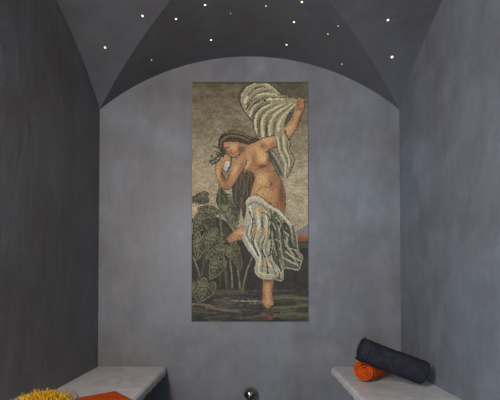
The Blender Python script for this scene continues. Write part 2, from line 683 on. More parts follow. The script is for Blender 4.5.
# ------------------------------------------------------------------ fibre-optic stars set in the vault
# (x, y, brightness, where it is)
STARS = [
    (-0.826, -0.331, 1, 'tiny warm ceiling star light, leftmost of all, above the left wall corner'),
    (-0.566, -0.499, 1, 'tiny warm ceiling star light in the left web of the vault, close to its crease'),
    (-0.400, -0.439, 1, 'tiny warm ceiling star light just right of the left vault crease'),
    (-0.601, -0.169, 0, 'faint tiny ceiling star light near the left shoulder of the back wall arch'),
    (-0.235, -0.498, 1, 'tiny warm ceiling star light, topmost of those left of the picture centre'),
    (-0.233, -0.201, 1, 'tiny warm ceiling star light just above the arch over the left edge of the mosaic'),
    (-0.105, -0.413, 3, 'barely lit tiny ceiling star, the faintest one left of the picture centre'),
    (0.089, -0.469, 0, 'faint tiny ceiling star light, first one right of the vault centre'),
    (0.251, -0.367, 1, 'tiny warm ceiling star light, middle one of the bright column above the mosaic right edge'),
    (0.229, -0.153, 1, 'tiny warm ceiling star light, lowest of the bright column above the mosaic right edge'),
    (0.274, -0.529, 1, 'tiny warm ceiling star light, topmost of the bright column above the mosaic right edge'),
    (0.449, -0.333, 0, 'faint tiny ceiling star light, lower left of the close pair left of the right crease'),
    (0.487, -0.420, 3, 'faint tiny ceiling star light, upper right of the close pair left of the right crease'),
    (0.581, -0.111, 0, 'faint tiny ceiling star light just above the right shoulder of the back wall arch'),
    (0.741, -0.477, 1, 'tiny warm ceiling star light, upper of the two in the right web of the vault'),
    (0.834, -0.280, 2, 'brightest ceiling star light, lower of the two in the right web of the vault'),
]
for sx_, sy_, b_, lab in STARS:
    side = arch(sy_ + BAY / 2) > arch(sx_)
    t_ = sy_ + BAY / 2 if side else sx_
    slope = -t_ / math.sqrt(RAD * RAD - t_ * t_)
    nrm = Vector((0, slope, -1)) if side else Vector((slope, 0, -1))
    nrm.normalize()
    r_ = {0: .0030, 1: .0044, 2: .0056, 3: .0022}[b_]
    vs, fs = lathe([(r_ * 1.25, -.004), (r_ * 1.25, .0006), (r_, .0012), (r_ * .85, r_ * .35), (r_ * .5, r_ * .6), (.0001, r_ * .7)], 14)
    zc = max(arch(sx_), arch(sy_ + BAY / 2))
    o = mesh_obj('star_light', vs, fs, M_star_dim if b_ in (0, 3) else M_star, smooth=True)
    o.location = (sx_, sy_, zc)
    o.rotation_euler = nrm.to_track_quat('Z', 'Y').to_euler()
    tag(o, lab, 'light', 'star lights in the vault')


MOSAIC_GAIN = 1.4
ZFIX = 0.0
# ------------------------------------------------------------------ the mosaic panel
# The picture is drawn in numpy on a small canvas, then every tessera takes the colour
# found at its own centre; the panel is a field of real, slightly uneven stone tiles.
PX0, PX1, PY0, PY1 = 191.6, 308.6, 81.6, 321.2      # drawing units: 1 unit = 6.5 mm
K = 5
CW, CH = int((PX1 - PX0) * K), int((PY1 - PY0) * K)
yy, xx = np.mgrid[0:CH, 0:CW]
XX = PX0 + (xx + .5) / K
YY = PY0 + (yy + .5) / K
img = np.zeros((CH, CW, 3))


def noise2(cell_x, cell_y, seed):
    r = np.random.RandomState(seed)
    gx, gy = int((PX1 - PX0) / cell_x) + 3, int((PY1 - PY0) / cell_y) + 3
    g = r.rand(gy, gx)
    u = (XX - PX0) / cell_x; v = (YY - PY0) / cell_y
    i, j = u.astype(int), v.astype(int)
    fu, fv = u - i, v - j
    fu = fu * fu * (3 - 2 * fu); fv = fv * fv * (3 - 2 * fv)
    return (g[j, i] * (1 - fu) * (1 - fv) + g[j, i + 1] * fu * (1 - fv) + g[j + 1, i] * (1 - fu) * fv + g[j + 1, i + 1] * fu * fv)


def smooth_pts(pts, closed=True, n=8):
    p = np.array(pts, float)
    m = len(p)
    out = []
    segs = m if closed else m - 1
    for i in range(segs):
        if closed:
            a, b, c, d = p[(i - 1) % m], p[i], p[(i + 1) % m], p[(i + 2) % m]
        else:
            a, b, c, d = p[max(i - 1, 0)], p[i], p[i + 1], p[min(i + 2, m - 1)]
        for k in range(n):
            t = k / n
            out.append(.5 * ((2 * b) + (-a + c) * t + (2 * a - 5 * b + 4 * c - d) * t * t + (-a + 3 * b - 3 * c + d) * t ** 3))
    if not closed: out.append(p[-1])
    return np.array(out)


def mask_poly(pts, smooth=True):
    p = smooth_pts(pts) if smooth else np.array(pts, float)
    inside = np.zeros(XX.shape, bool)
    x0, y0 = p.min(0) - .5; x1, y1 = p.max(0) + .5
    c0, c1 = max(int((x0 - PX0) * K), 0), min(int((x1 - PX0) * K) + 1, CW)
    r0, r1 = max(int((y0 - PY0) * K), 0), min(int((y1 - PY0) * K) + 1, CH)
    if c1 <= c0 or r1 <= r0: return inside
    X, Y = XX[r0:r1, c0:c1], YY[r0:r1, c0:c1]
    ins = np.zeros(X.shape, bool)
    q = np.roll(p, -1, 0)
    for (ax, ay), (bx, by) in zip(p, q):
        if ay == by: continue
        cond = (ay > Y) != (by > Y)
        ins ^= cond & (X < (bx - ax) * (Y - ay) / (by - ay) + ax)
    inside[r0:r1, c0:c1] = ins
    return inside


def fill(pts, col, smooth=True):
    m = mask_poly(pts, smooth)
    img[m] = col
    return m


def stroke(pts, w, col, closed=False, mask=None, alpha=1.0, smooth=True):
    """line of width w (or w0, w1 tapering) along a smooth path"""
    p = smooth_pts(pts, closed) if smooth else np.array(pts, float)
    if closed: p = np.vstack([p, p[:1]])
    w0, w1 = w if isinstance(w, tuple) else (w, w)
    n = len(p) - 1
    col = np.array(col, float)
    pad = max(w0, w1) / 2 + .5
    for i in range(n):
        (ax, ay), (bx, by) = p[i], p[i + 1]
        c0, c1 = max(int((min(ax, bx) - pad - PX0) * K), 0), min(int((max(ax, bx) + pad - PX0) * K) + 1, CW)
        r0, r1 = max(int((min(ay, by) - pad - PY0) * K), 0), min(int((max(ay, by) + pad - PY0) * K) + 1, CH)
        if c1 <= c0 or r1 <= r0: continue
        X, Y = XX[r0:r1, c0:c1], YY[r0:r1, c0:c1]
        dx, dy = bx - ax, by - ay
        L = dx * dx + dy * dy + 1e-9
        t = np.clip(((X - ax) * dx + (Y - ay) * dy) / L, 0, 1)
        d = np.hypot(X - ax - t * dx, Y - ay - t * dy)
        ww = w0 + (w1 - w0) * (i + t) / n
        m = d < ww / 2
        if mask is not None: m &= mask[r0:r1, c0:c1]
        sub = img[r0:r1, c0:c1]
        sub[m] = sub[m] * (1 - alpha) + col * alpha if alpha < 1 else col


def blob(mask, cx, cy, rx, ry, col, a=1.0, rot=0.0):
    """soft patch of colour inside a mask"""
    c, s = math.cos(rot), math.sin(rot)
    dx, dy = XX - cx, YY - cy
    u = (dx * c + dy * s) / rx; v = (-dx * s + dy * c) / ry
    f = (np.exp(-(u * u + v * v) * 1.2) * a * mask)[..., None]
    img[:] = img * (1 - f) + np.array(col, float) * f


def folds(mask, lines, col, w=(1.6, .5), alpha=.85):
    for ln in lines: stroke(ln, w, col, mask=mask, alpha=alpha)


# --- sky, far shore and water
sky_t = np.clip((YY - 82) / 95, 0, 1)[..., None]
top_c, mid_c = np.array((92., 84, 65)), np.array((158., 144, 119))
img[:] = top_c * (1 - sky_t) + mid_c * sky_t
img += (noise2(9, 5, 1)[..., None] - .5) * 22 + (noise2(3.2, 1.5, 2)[..., None] - .5) * 26
hr = np.exp(-((XX - 290) / 22) ** 2 - ((YY - 90) / 14) ** 2)[..., None]
img[:] = img * (1 - .38 * hr) + np.array((70., 68, 58)) * .38 * hr
everything = np.ones(XX.shape, bool)
blob(everything, 243, 222, 16, 12, (150, 148, 140), .6)
hill = mask_poly([(286, 236), (296, 232), (302, 229), (309, 224), (312, 240), (286, 241)], False)
img[hill] = (124, 112, 112)
stroke([(289, 236.5), (310, 236)], 2.0, (150, 95, 66))
stroke([(286, 239.5), (310, 240)], 4.4, (128, 74, 44))
stroke([(236, 236.5), (250, 236.5)], 3.0, (132, 96, 72))
low = YY > 242
low |= (XX < 240) & (YY > 238)
img[low] = (46, 43, 38)
g1 = noise2(5, 9, 3)[..., None]
img[low] += ((g1 - .5) * 16)[low]
stroke([(286, 245.5), (310, 246)], 4.5, (70, 72, 60))
dark_left = mask_poly([(189, 226), (197, 221), (205, 228), (213, 218), (226, 222), (236, 236), (246, 244), (250, 300), (189, 300)])
img[dark_left] = (42, 38, 32)
water = YY > 290
wn = noise2(16, 1.7, 5)
wn2 = noise2(7, 1.2, 6)
img[water] = (50, 48, 42)
m = water & (wn > .68); img[m] = (78, 73, 58)
m = water & (wn2 > .80); img[m] = (94, 84, 64)
m = water & (wn < .28); img[m] = (36, 36, 36)
m = water & (wn2 < .18); img[m] = (58, 66, 72)
for ln, w, c in (
        ([(273, 298.5), (290, 297.5), (309, 299)], 3.4, (96, 92, 66)),
        ([(274, 302.5), (292, 301.5), (309, 302)], 1.4, (60, 60, 48)),
        ([(272, 308), (290, 307), (309, 305)], 2.8, (94, 92, 64)),
        ([(273, 316), (290, 314), (309, 315)], 3.6, (88, 88, 60)),
        ([(240, 318), (262, 316), (272, 317)], 2.4, (78, 80, 56)),
        ([(192, 304), (206, 305), (214, 307)], 2.2, (112, 102, 74)),
        ([(206, 307), (224, 310), (238, 311)], 2.4, (112, 98, 72)),
        ([(193, 311), (202, 312), (216, 313)], 1.8, (84, 80, 60)),
        ([(213, 300), (222, 300.5), (238, 301)], 1.5, (106, 84, 64)),
        ([(232, 300.6), (246, 301.2), (263, 301.5)], 1.3, (140, 134, 120)),
        ([(250, 303), (258, 303.4), (264, 303)], .9, (120, 112, 82)),
        ([(240, 297), (252, 296), (262, 296.6)], 1.2, (40, 40, 38)),
        ([(192, 319.6), (250, 319.9), (309, 319.6)], 1.8, (46, 46, 40)),
        ([(192, 299), (204, 299.5), (216, 297)], 1.5, (40, 38, 36))):
    stroke(ln, w, c)

# --- reeds and stems
OL, OD, LF, LD = (122, 115, 84), (76, 76, 54), (92, 92, 70), (48, 50, 40)
for ln, w, c in (
        ([(219.2, 186), (220.5, 223), (224, 262), (227, 288)], 2.0, (88, 90, 62)),
        ([(193, 257), (197, 268), (200.6, 281)], 1.5, OL),
        ([(205, 250), (203, 266), (200.8, 281)], 1.8, OD),
        ([(255, 254), (248, 268), (242.5, 290)], 1.5, OL),
        ([(236.5, 262), (238.5, 276), (240, 289)], 1.5, OL),
        ([(230, 262), (232, 276), (232.2, 288)], 1.7, OL),
        ([(225, 262), (226.5, 276), (227, 288)], 1.7, OD),
        ([(219.5, 262), (220, 274), (219.5, 287)], 1.2, OD),
        ([(203, 222), (206, 240), (206, 262)], 1.5, OD),
        ([(214, 214), (215.5, 228), (216, 250)], 1.4, OD)):
    stroke(ln, w, c)


def leaf(cx, cy, L, Wd, ang, fillc=LF, edge=OL, curl=0.0):
    """heart-shaped leaf, tip pointing along ang (degrees, 90 = down)"""
    a = math.radians(ang)
    ux, uy = math.cos(a), math.sin(a)
    vx, vy = -uy, ux
    shp = [(-.30, 0), (-.50, .22), (-.46, .42), (-.22, .52), (.10, .42), (.38, .20), (.55, 0),
           (.38, -.20), (.10, -.42), (-.22, -.52), (-.46, -.42), (-.50, -.22)]
    P = lambda s, t: (cx + ux * s * L + vx * (t * Wd + curl * s * s * L), cy + uy * s * L + vy * (t * Wd + curl * s * s * L))
    pts = [P(s, t) for s, t in shp]
    m = fill(pts, tuple(c + 12 for c in fillc))
    q = P(-.1, .25)
    blob(m, q[0], q[1], L * .3, Wd * .25, (122, 120, 92), .75, a)
    q = P(.05, -.2)
    blob(m, q[0], q[1], L * .34, Wd * .22, LD, .85, a)
    stroke([P(-.32, 0), P(.1, .01), P(.52, 0)], 1.0, edge, mask=m, alpha=.75)
    for s0 in (-.26, -.06, .14):
        for sg in (-1, 1):
            stroke([P(s0, 0), P(s0 + .13, sg * .22), P(s0 + .12, sg * .46)], .8, edge, mask=m, alpha=.42)
            stroke([P(s0 + .09, 0), P(s0 + .21, sg * .2), P(s0 + .2, sg * .42)], .9, LD, mask=m, alpha=.85)
    stroke(pts, 2.6, (36, 33, 28), closed=True)
    stroke(pts, 1.1, edge, closed=True)


leaf(199.5, 199, 16, 10, 170, (84, 82, 62), (104, 100, 74))
leaf(208, 213, 18, 13, 205, (84, 84, 64), (112, 108, 80))
leaf(199.5, 224, 22, 15, 128, (66, 68, 54), OL)
leaf(209, 228, 15, 9, 60, (58, 60, 50), OD)
leaf(199.5, 246, 26, 13, 100, (82, 84, 64), OL)
leaf(213.5, 241, 22, 17, 128, (80, 82, 62), OL)
leaf(215.5, 253.5, 20, 12, 155, (62, 64, 50), OL)
leaf(231, 212, 32, 17, 68, (90, 92, 68), OL, .25)
stroke([(220.5, 206), (226, 199), (236, 197), (241, 200)], 4.2, (104, 106, 78))
stroke([(221, 203), (227, 197.2), (237, 195.6)], 1.2, (136, 132, 98))
leaf(221.5, 197, 15, 9, 260, (74, 76, 58), OD)
leaf(227, 236, 16, 9, 40, (60, 64, 50), OD)
leaf(234, 254, 22, 14, 62, (84, 86, 62), OL)
leaf(216, 268.5, 22, 15, 118, (74, 76, 58), OL)
leaf(238, 262, 16, 8, 75, (70, 60, 48), (110, 92, 70))
leaf(197.5, 290.5, 23, 15, 80, (64, 66, 54), (104, 102, 76))
leaf(205.5, 290.5, 21, 17, 112, (72, 74, 58), OL)
stroke([(219.2, 186), (220.5, 223), (224.5, 268)], 1.5, (100, 102, 72))

# --- hair hanging behind the body
HB, HM, HL = (40, 33, 26), (76, 64, 48), (122, 106, 78)
hair_fall = fill([(236, 168), (250, 166), (256, 176), (254, 190), (249, 198), (247.5, 208), (243, 219), (241.5, 209),
                  (238, 212), (236.5, 203), (232.5, 202), (233, 192), (231.5, 184)], HM)
for k in range(12):
    x = 232.6 + k * 1.85
    ph = k * 1.7
    stroke([(x + 2.2, 168), (x + .8 + math.sin(ph), 177), (x + .2 - math.sin(ph) * 1.1, 187), (x + math.sin(ph + 1) * 1.2, 197),
            (x + .6 + math.sin(ph), 206), (x + 1.6, 215)], (.9, 1.0), HB if k % 2 else (108, 94, 72), mask=hair_fall, alpha=.9)
stroke([(232.5, 186), (233.2, 196), (236.2, 206)], 1.2, HB)
stroke([(243, 196), (245.4, 208), (243.6, 220)], 1.1, HB)

# --- billowing cloth
CL, CM, CS, CD = (186, 174, 142), (146, 136, 108), (104, 98, 78), (56, 52, 41)
dkhalo = mask_poly([(238, 100), (240, 90), (248, 84), (257, 82), (252, 92), (246, 104), (246, 114)])
img[dkhalo] = (74, 72, 58)
b1 = fill([(240.5, 104), (243, 92), (250, 85.6), (260, 82.8), (268, 83.2), (275, 87.5), (280.5, 93), (290, 95.6), (297.5, 99),
           (292, 104), (270, 104), (254, 112), (251.5, 120), (246, 115)], CM)
folds(b1, [[(245, 102), (250, 92), (262, 87), (270, 88)], [(246, 108), (254, 97), (266, 93.5), (278, 95)],
           [(250, 116), (254, 106), (266, 99), (284, 98)], [(266, 83.5), (272, 86), (279, 92.5)]], CL, (2.6, 1.4), 1)
folds(b1, [[(248, 95), (254, 89.4), (264, 86)], [(247, 104.5), (255, 95), (264, 91), (272, 91)],
           [(249.5, 110), (256, 101.5), (266, 97), (276, 97.5)], [(252.5, 116), (258, 107), (268, 102)]], CS, (2.2, 1.0), .95)
folds(b1, [[(246, 109), (252, 101), (258, 98)], [(255, 88), (262, 86.2), (268, 88)], [(254, 104.5), (262, 100), (270, 97.3)],
           [(264, 101), (276, 97.6), (292, 98.6)]], CD, (1.5, .7), .9)
folds(b1, [[(268, 99.5), (280, 98.6), (290, 100)]], (196, 188, 158), 1.4, 1)
folds(b1, [[(278, 94.8), (288, 96.6), (297, 99)]], (124, 92, 58), (1.0, .6), 1)
stroke([(240, 101), (243.5, 110), (251.5, 120)], 1.2, CD)
stroke([(241, 96), (246.5, 87.8), (256, 83)], 1.1, CL)
stroke([(270, 83.6), (277, 89), (281.5, 93.5), (296, 97.6)], .9, CD)

b2 = fill([(296.5, 98.8), (297.5, 104), (293, 110), (288, 117), (284.5, 124), (284, 134), (276, 137.5), (262, 139.6), (256.5, 136.5),
           (253.8, 126), (254.6, 115), (260, 107.5), (270, 102.5), (282, 100)], CM)
folds(b2, [[(256.5, 134), (255.4, 120), (260, 110), (272, 104)], [(263.5, 138), (262, 124), (267, 113), (284, 104)],
           [(270.5, 137.5), (270, 126), (275, 115), (292, 103)], [(279.5, 136), (279, 126), (283, 117), (296, 104)]], CL, (2.6, 1.5), 1)
folds(b2, [[(259.8, 137), (258.4, 123), (264, 111.6), (278, 104)], [(267, 138), (266, 125), (271, 114), (288, 104)],
           [(275, 137), (274.6, 127), (279, 116), (294, 104)]], CS, (3.0, 1.0), 1)
folds(b2, [[(260, 131), (260, 121), (266, 112)], [(267.2, 135), (267.4, 126), (272, 117)], [(256.6, 112), (262, 106.6), (271, 102.6)]], CD, (1.3, .7), .8)
stroke([(257, 137), (253.6, 126), (254.6, 115), (260, 107)], 1.0, CD)
stroke([(285.5, 124), (288.5, 116), (296.4, 106)], 1.4, CD)
dkc = fill([(286, 124), (289, 116.6), (296.6, 108), (295, 114), (290.6, 120), (285, 128)], (78, 80, 68))

# falling strip of cloth behind the shoulder
b3 = fill([(274, 136), (284, 130), (287, 137), (291, 143), (290.6, 150), (294.4, 159), (292.4, 168), (287, 178.5), (282.6, 177),
           (283, 166), (277.6, 152)], CM)
folds(b3, [[(278, 138), (280, 150), (286, 164), (285.6, 176)], [(284, 136), (285, 148), (290, 160), (288, 172)]], CL, (2.0, 1.2), 1)
folds(b3, [[(281, 137), (282.6, 150), (288, 163), (286.4, 176)], [(288, 142), (288.4, 152), (292, 162), (289, 172)],
           [(276, 140), (279, 154), (284, 166)]], CS, (1.6, 1.0), .95)
stroke([(286.6, 135), (291, 143), (290.4, 150), (294.8, 159), (292.6, 168), (287, 179)], 1.0, CD)
b4 = fill([(266, 150.5), (273, 150), (279, 158), (283.5, 167), (283.6, 178), (277, 172), (271.6, 161.6)], (104, 102, 86))
folds(b4, [[(268.5, 152), (275, 162), (282, 175)]], CD, (2.4, 1.0), 1)
folds(b4, [[(273, 153), (279, 162), (283, 172)]], (150, 144, 120), (1.8, .9), 1)

# --- skin
SK, SL, SO, SS, SD = (162, 123, 86), (204, 164, 118), (140, 94, 64), (98, 62, 44), (60, 40, 31)
OUT = (70, 50, 36)
arm_up = fill([(258, 141), (266, 137.8), (275, 136.4), (276.2, 141), (276.4, 147), (270, 149), (265, 152), (258, 154)], SK)
torso = fill([(250, 143), (258, 140.4), (267, 141), (269, 147), (268, 153), (270.6, 159), (272.6, 163.5), (275.4, 170), (280.6, 180),
              (284.4, 191), (285.2, 203), (283.8, 213), (272, 207), (262, 200), (249.8, 199), (251.6, 190), (254, 182), (253.4, 175),
              (250.6, 172), (245, 173), (241.4, 170), (241.4, 164), (238, 156), (240, 148)], SK)
both = arm_up | torso
blob(both, 268, 141, 9, 4, SL, .8)
blob(both, 256, 150, 8, 5, SL, .55)
blob(both, 246, 158, 5, 5, SL, .5)
blob(both, 275, 145, 4, 4, SO, .8)
blob(both, 263, 146.6, 3, 3.4, SS, .55)
blob(both, 250, 160.6, 2.2, 4, SL, .5)
blob(both, 256, 154, 2, 5, SO, .45)
# breasts
blob(both, 263, 157.5, 6.5, 6.5, SL, .95)
blob(both, 246, 165, 5, 5.2, SL, .95)
blob(both, 254, 160, 3, 6, SO, .7)
blob(both, 269.6, 160, 2.6, 5, SS, .9)
blob(both, 263, 166.6, 6, 2.2, SS, .95)
blob(both, 246, 171.4, 5, 1.8, SS, .8)
blob(both, 250.6, 168, 2, 3, SO, .7)
# belly and flank
blob(both, 262, 180, 7, 8, SL, .8)
blob(both, 262, 193, 8, 6, SL, .75)
blob(both, 274, 182, 5, 8, SO, .75)
blob(both, 271.6, 184.6, 1.1, 1.8, SD, .8)
blob(both, 282, 196, 4, 18, SS, .9)
blob(both, 277, 173, 3, 6, SO, .8)
blob(both, 254, 178, 2.4, 8, SO, .7)
blob(both, 279, 206, 5, 5, SO, .8)
blob(both, 268, 171, 6, 3, SO, .6)
stroke([(256.4, 169.8), (262, 168), (268.6, 163.6)], 1.0, SS, mask=both)
stroke([(252.6, 200), (262, 187.5), (274, 190)], .9, SS, mask=both, alpha=.5)
stroke([(258, 140.6), (266, 137.2), (275, 135.8)], .8, OUT)
stroke([(268.6, 151), (270.8, 159), (275.8, 170), (281, 180), (285, 191), (285.8, 203), (284, 213)], 1.0, OUT)
stroke([(265.4, 152.6), (270.4, 149.4), (276.4, 147.4)], 1.0, OUT)
stroke([(240.8, 170.6), (245, 173.6), (250.4, 172.4), (253.8, 175.4), (254, 182), (251.4, 190), (249.6, 198)], 1.0, OUT)

# raised forearm and hand
fore = fill([(284.6, 129.5), (288, 124.5), (292, 119), (295, 111.6), (296, 104.5), (298.4, 99), (301, 98), (304.6, 100), (304.8, 106),
             (303.4, 113), (300.4, 121.5), (296, 130), (291.4, 136.6), (288, 137.2)], SK)
blob(fore, 290, 129, 3.2, 7, SL, .8, .6)
blob(fore, 299, 113, 2.2, 7, SL, .5, .3)
blob(fore, 301, 120, 2.2, 10, SS, .9, .35)
blob(fore, 299, 103, 2, 4, SO, .6)
stroke([(299, 100), (298.6, 105), (297.6, 110)], .7, SS)
stroke([(301.4, 99.6), (301, 105), (300, 110)], .7, SS)
stroke([(303, 101), (303, 106), (302, 111)], .6, SS)
stroke([(304.8, 100), (305, 106), (303.6, 113.4), (300.8, 121.6), (296.4, 130), (291.6, 137), (288.4, 137.8), (285, 131)], .9, OUT)
stroke([(285.6, 131), (288.6, 138), (292, 139.6)], 1.2, CD)

# lower arm: shoulder to elbow, elbow to chin
gap = fill([(221, 160), (231, 160), (233, 170), (226, 182), (220, 172)], (128, 116, 92))
upper = fill([(234, 160), (241, 153), (247, 157), (245, 165), (240.4, 173), (236, 181), (231, 187.4), (226, 189.4), (222.4, 187), (224.6, 180.6),
              (228.6, 173.6), (231.6, 166)], SK)
lowr = fill([(219.6, 160), (223.6, 155.4), (228.4, 156.4), (229.6, 160), (225.4, 163.4), (221.8, 168), (222.4, 173.6), (226, 180.4),
             (229, 184.8), (226, 189.4), (221.8, 187.4), (218, 181), (215.4, 172), (216.4, 164.6)], SK)
arm = upper | lowr
blob(upper, 236, 170, 3.2, 10, SL, .85, .5)
blob(upper, 241, 168, 2.2, 9, SO, .8, .5)
blob(lowr, 218.4, 172, 2, 9, SL, .7)
blob(lowr, 222.4, 177, 1.8, 8, SS, .8, -.4)
blob(arm, 226, 187.6, 4, 2.6, SO, .8)
blob(lowr, 225, 158, 3, 2.4, SL, .6)
stroke([(230.4, 172), (227.6, 178), (226.2, 181.6), (222.6, 174.4), (221.6, 169)], .9, SD)
stroke([(247, 160), (245.4, 166), (240.8, 173.8), (236.4, 181.6), (231.4, 188), (226.2, 190), (221.4, 188)], .9, OUT)
stroke([(221.4, 188), (217.4, 181), (214.9, 172), (216, 164), (219.4, 159.4), (223.2, 155)], .8, (118, 78, 52))
# white bloom held at the chin
bl = fill([(224, 165.6), (227, 161.6), (230.6, 163.4), (229.4, 168), (226, 171.4), (223.4, 169.6)], (186, 180, 170))
blob(bl, 225, 169, 2, 2, (140, 138, 132), .8)
stroke([(231.6, 158), (230.6, 164), (227, 172)], 1.3, (74, 72, 52))
stroke([(226, 172), (223.4, 171), (222.6, 168)], .9, (84, 82, 60))

# --- face, looking down to the left
face = fill([(223, 142.4), (229, 140.6), (237, 141.6), (241.6, 144), (241.4, 150), (240, 154.6), (236, 157), (231.8, 157), (227.6, 154.6),
             (225.6, 151.8), (224.8, 148.6)], SK)
blob(face, 234, 147.4, 4.4, 4, SL, .95)
blob(face, 227, 145, 2.4, 2.4, SL, .6)
blob(face, 239.4, 149, 2, 4, SS, .8)
blob(face, 231, 153.6, 2.6, 1.6, SO, .7)
stroke([(225.4, 145), (227, 144.3), (229, 145)], .7, SD)
stroke([(226, 147.4), (227.4, 147.8), (229, 147)], .9, SD)
stroke([(225.2, 148), (225.6, 150.8), (227.4, 151.6)], .8, SS)
stroke([(228.6, 152.8), (230.4, 153), (231.4, 152.2)], .9, (134, 62, 46))
stroke([(226.4, 153.6), (230.6, 157), (235.6, 157.3), (239.6, 154.6), (241.4, 151)], 1.1, (58, 54, 40))
neck = mask_poly([(240, 145), (250, 143), (250, 152), (240, 156)])
blob(neck & both, 242.4, 149, 3, 5, SS, .7)

# --- hair on the head
hair = fill([(218, 140.5), (221, 135.8), (227, 132.8), (234.4, 131.2), (242.6, 133), (249, 137), (259, 139.4), (254, 142.2), (247.6, 144.2),
             (242, 143), (238, 142), (231, 141.4), (224.6, 142), (224, 147), (226.4, 152.6), (224, 155), (220.4, 151.4), (217.6, 146)], HM)
for ln in ([(220, 143), (226, 136), (236, 133), (246, 138)], [(223, 139), (230, 136), (240, 137), (250, 141)],
           [(221, 148), (221, 142), (224, 138)], [(226, 134), (234, 131.4), (243, 134), (250, 138.4)]):
    stroke(ln, 1.2, HL, mask=hair, alpha=.9)
for ln in ([(219, 145), (222, 138), (230, 134.4), (240, 135.2), (252, 140.6)], [(226, 140), (234, 138.8), (243, 141), (248, 143)],
           [(221, 137), (227, 132.6), (234, 131)], [(222.6, 151), (221.4, 145), (223.4, 141.4)]):
    stroke(ln, 1.1, HB, mask=hair)
stroke([(218, 141), (221, 135.8), (227.4, 132.6), (234.6, 131), (242.8, 132.8), (249, 136.8), (258.6, 139.2)], 1.0, HB)
stroke([(247.6, 144.4), (243, 143.4), (236, 141.8), (225, 141.8)], 1.0, HB)
stroke([(247.8, 144.4), (254, 142.6), (259, 139.8)], 1.0, HB)
# wreath of dark leaves by the face
for ln, w in (([(209.8, 162), (214, 160), (218.6, 155.6), (225, 154)], (2.2, 1.4)), ([(210.4, 155), (213.4, 158.6), (216, 160)], (.8, 1.6)),
              ([(213, 146), (217, 148), (220.6, 148.4)], (.9, 1.7)), ([(216, 154), (219, 157.6), (223, 156.4)], (1.0, 2.0)),
              ([(211, 164.6), (215.6, 163), (219, 160)], (1.0, 1.8)), ([(214, 151), (218, 153), (222.6, 154.8)], (1.0, 1.6)),
              ([(219.6, 150), (222, 153), (224, 158)], (1.8, 1.0))):
    stroke(ln, w, (52, 50, 38))
stroke([(212, 160.6), (216, 158.6), (220, 156)], .7, (110, 106, 78))

# --- raised foot and knee
foot = fill([(227.2, 238.6), (232, 234), (237.4, 230), (243, 227.6), (250, 229.4), (251, 238), (246.4, 244), (242.6, 241.4), (237.6, 240.4), (231, 242.6),
             (227.4, 241.6)], SK)
blob(foot, 240, 233, 5, 3, SL, .9)
blob(foot, 246, 240, 4, 3, SS, .9)
blob(foot, 230, 240.4, 3, 2, (150, 92, 74), .7)
stroke([(227, 239), (232, 233.4), (237.4, 229.4), (243, 227)], .8, (120, 82, 54))
stroke([(227.4, 242.2), (231.4, 243.2), (237.6, 241.2), (242.6, 242)], .9, OUT)

# --- standing leg, foot and its reflection
leg = fill([(263.4, 276), (273.4, 276), (273.2, 285), (272.2, 293), (272.8, 299), (273.6, 304.6), (270.6, 306), (269.4, 308.4), (266.6, 307.4),
            (263.6, 305.2), (262.2, 301.6), (263.2, 294)], SK)
blob(leg, 268, 290, 2.6, 12, SL, .75)
blob(leg, 272.4, 290, 1.8, 14, SO, .8)
blob(leg, 268, 280, 6, 3.4, SS, .9)
blob(leg, 268, 302.4, 4, 3, SL, .6)
blob(leg, 264, 296, 1.6, 8, SO, .6)
stroke([(263.2, 278), (262.8, 294), (261.8, 301.6), (263.2, 305.6), (266.6, 308)], .7, (110, 72, 46))
stroke([(268, 304.6), (268.2, 307.6)], .6, SS)
stroke([(262, 308.6), (268, 309.2), (274, 307)], 1.0, (44, 40, 34))
rf = fill([(264, 310), (272.6, 309.4), (273.4, 314), (272, 319.6), (264.4, 319.6), (261.8, 314)], (112, 74, 54))
m = rf & (noise2(4, 1.6, 21) > .58); img[m] = (74, 58, 46)

# --- cloth round the hips: light left half, dark right half
d_right = fill([(268, 204), (277, 209), (284, 214.4), (290, 220), (294.4, 228), (297, 240), (298, 250), (302.4, 257.6), (301, 264),
                (298.6, 269.6), (291, 268.4), (284, 268), (283.4, 276), (281, 280.4), (274, 278), (268, 262), (266, 236)], (84, 84, 70))
folds(d_right, [[(272, 210), (279, 226), (281, 246), (284, 266)], [(277, 212), (286, 228), (288, 246), (296, 256)],
                [(285, 218), (292, 230), (294, 246), (301, 258)], [(272, 232), (275, 250), (282, 266), (282, 278)],
                [(281, 226), (284, 240), (292, 254), (298, 266)]], (150, 146, 120), (1.2, 1.5), .95)
folds(d_right, [[(270, 214), (274, 230), (277, 250), (280, 270)], [(281, 214), (288, 228), (291, 246), (300, 262)],
                [(274.6, 214), (282, 232), (285.6, 250), (293, 262)], [(270.4, 236), (272, 254), (278, 268)],
                [(284, 224), (290, 240), (296, 250)]], (46, 46, 38), (2.0, 1.4), .95)
folds(d_right, [[(276, 218), (281, 224), (279, 232)], [(284, 232), (289, 236), (287, 243)], [(276, 240), (281, 243), (280, 250)],
                [(286, 246), (290, 249), (296, 250)], [(272, 222), (276, 230)], [(290, 226), (293, 234)]], (176, 170, 142), (1.0, .7), .9)
folds(d_right, [[(284, 258), (291, 262), (299, 266)], [(286, 252), (294, 258), (301, 261)]], (168, 162, 136), (1.6, 1.2), 1)
folds(d_right, [[(278, 268), (281, 274), (281, 279)]], CL, (1.4, 1.0), 1)
stroke([(290, 219.6), (294.8, 228), (297.4, 240), (298.6, 250), (303, 257.6), (301.4, 264), (299, 270), (291, 269), (284.4, 268.6), (283.8, 276),
        (281.2, 281), (274, 278.6)], 1.0, (160, 154, 130))

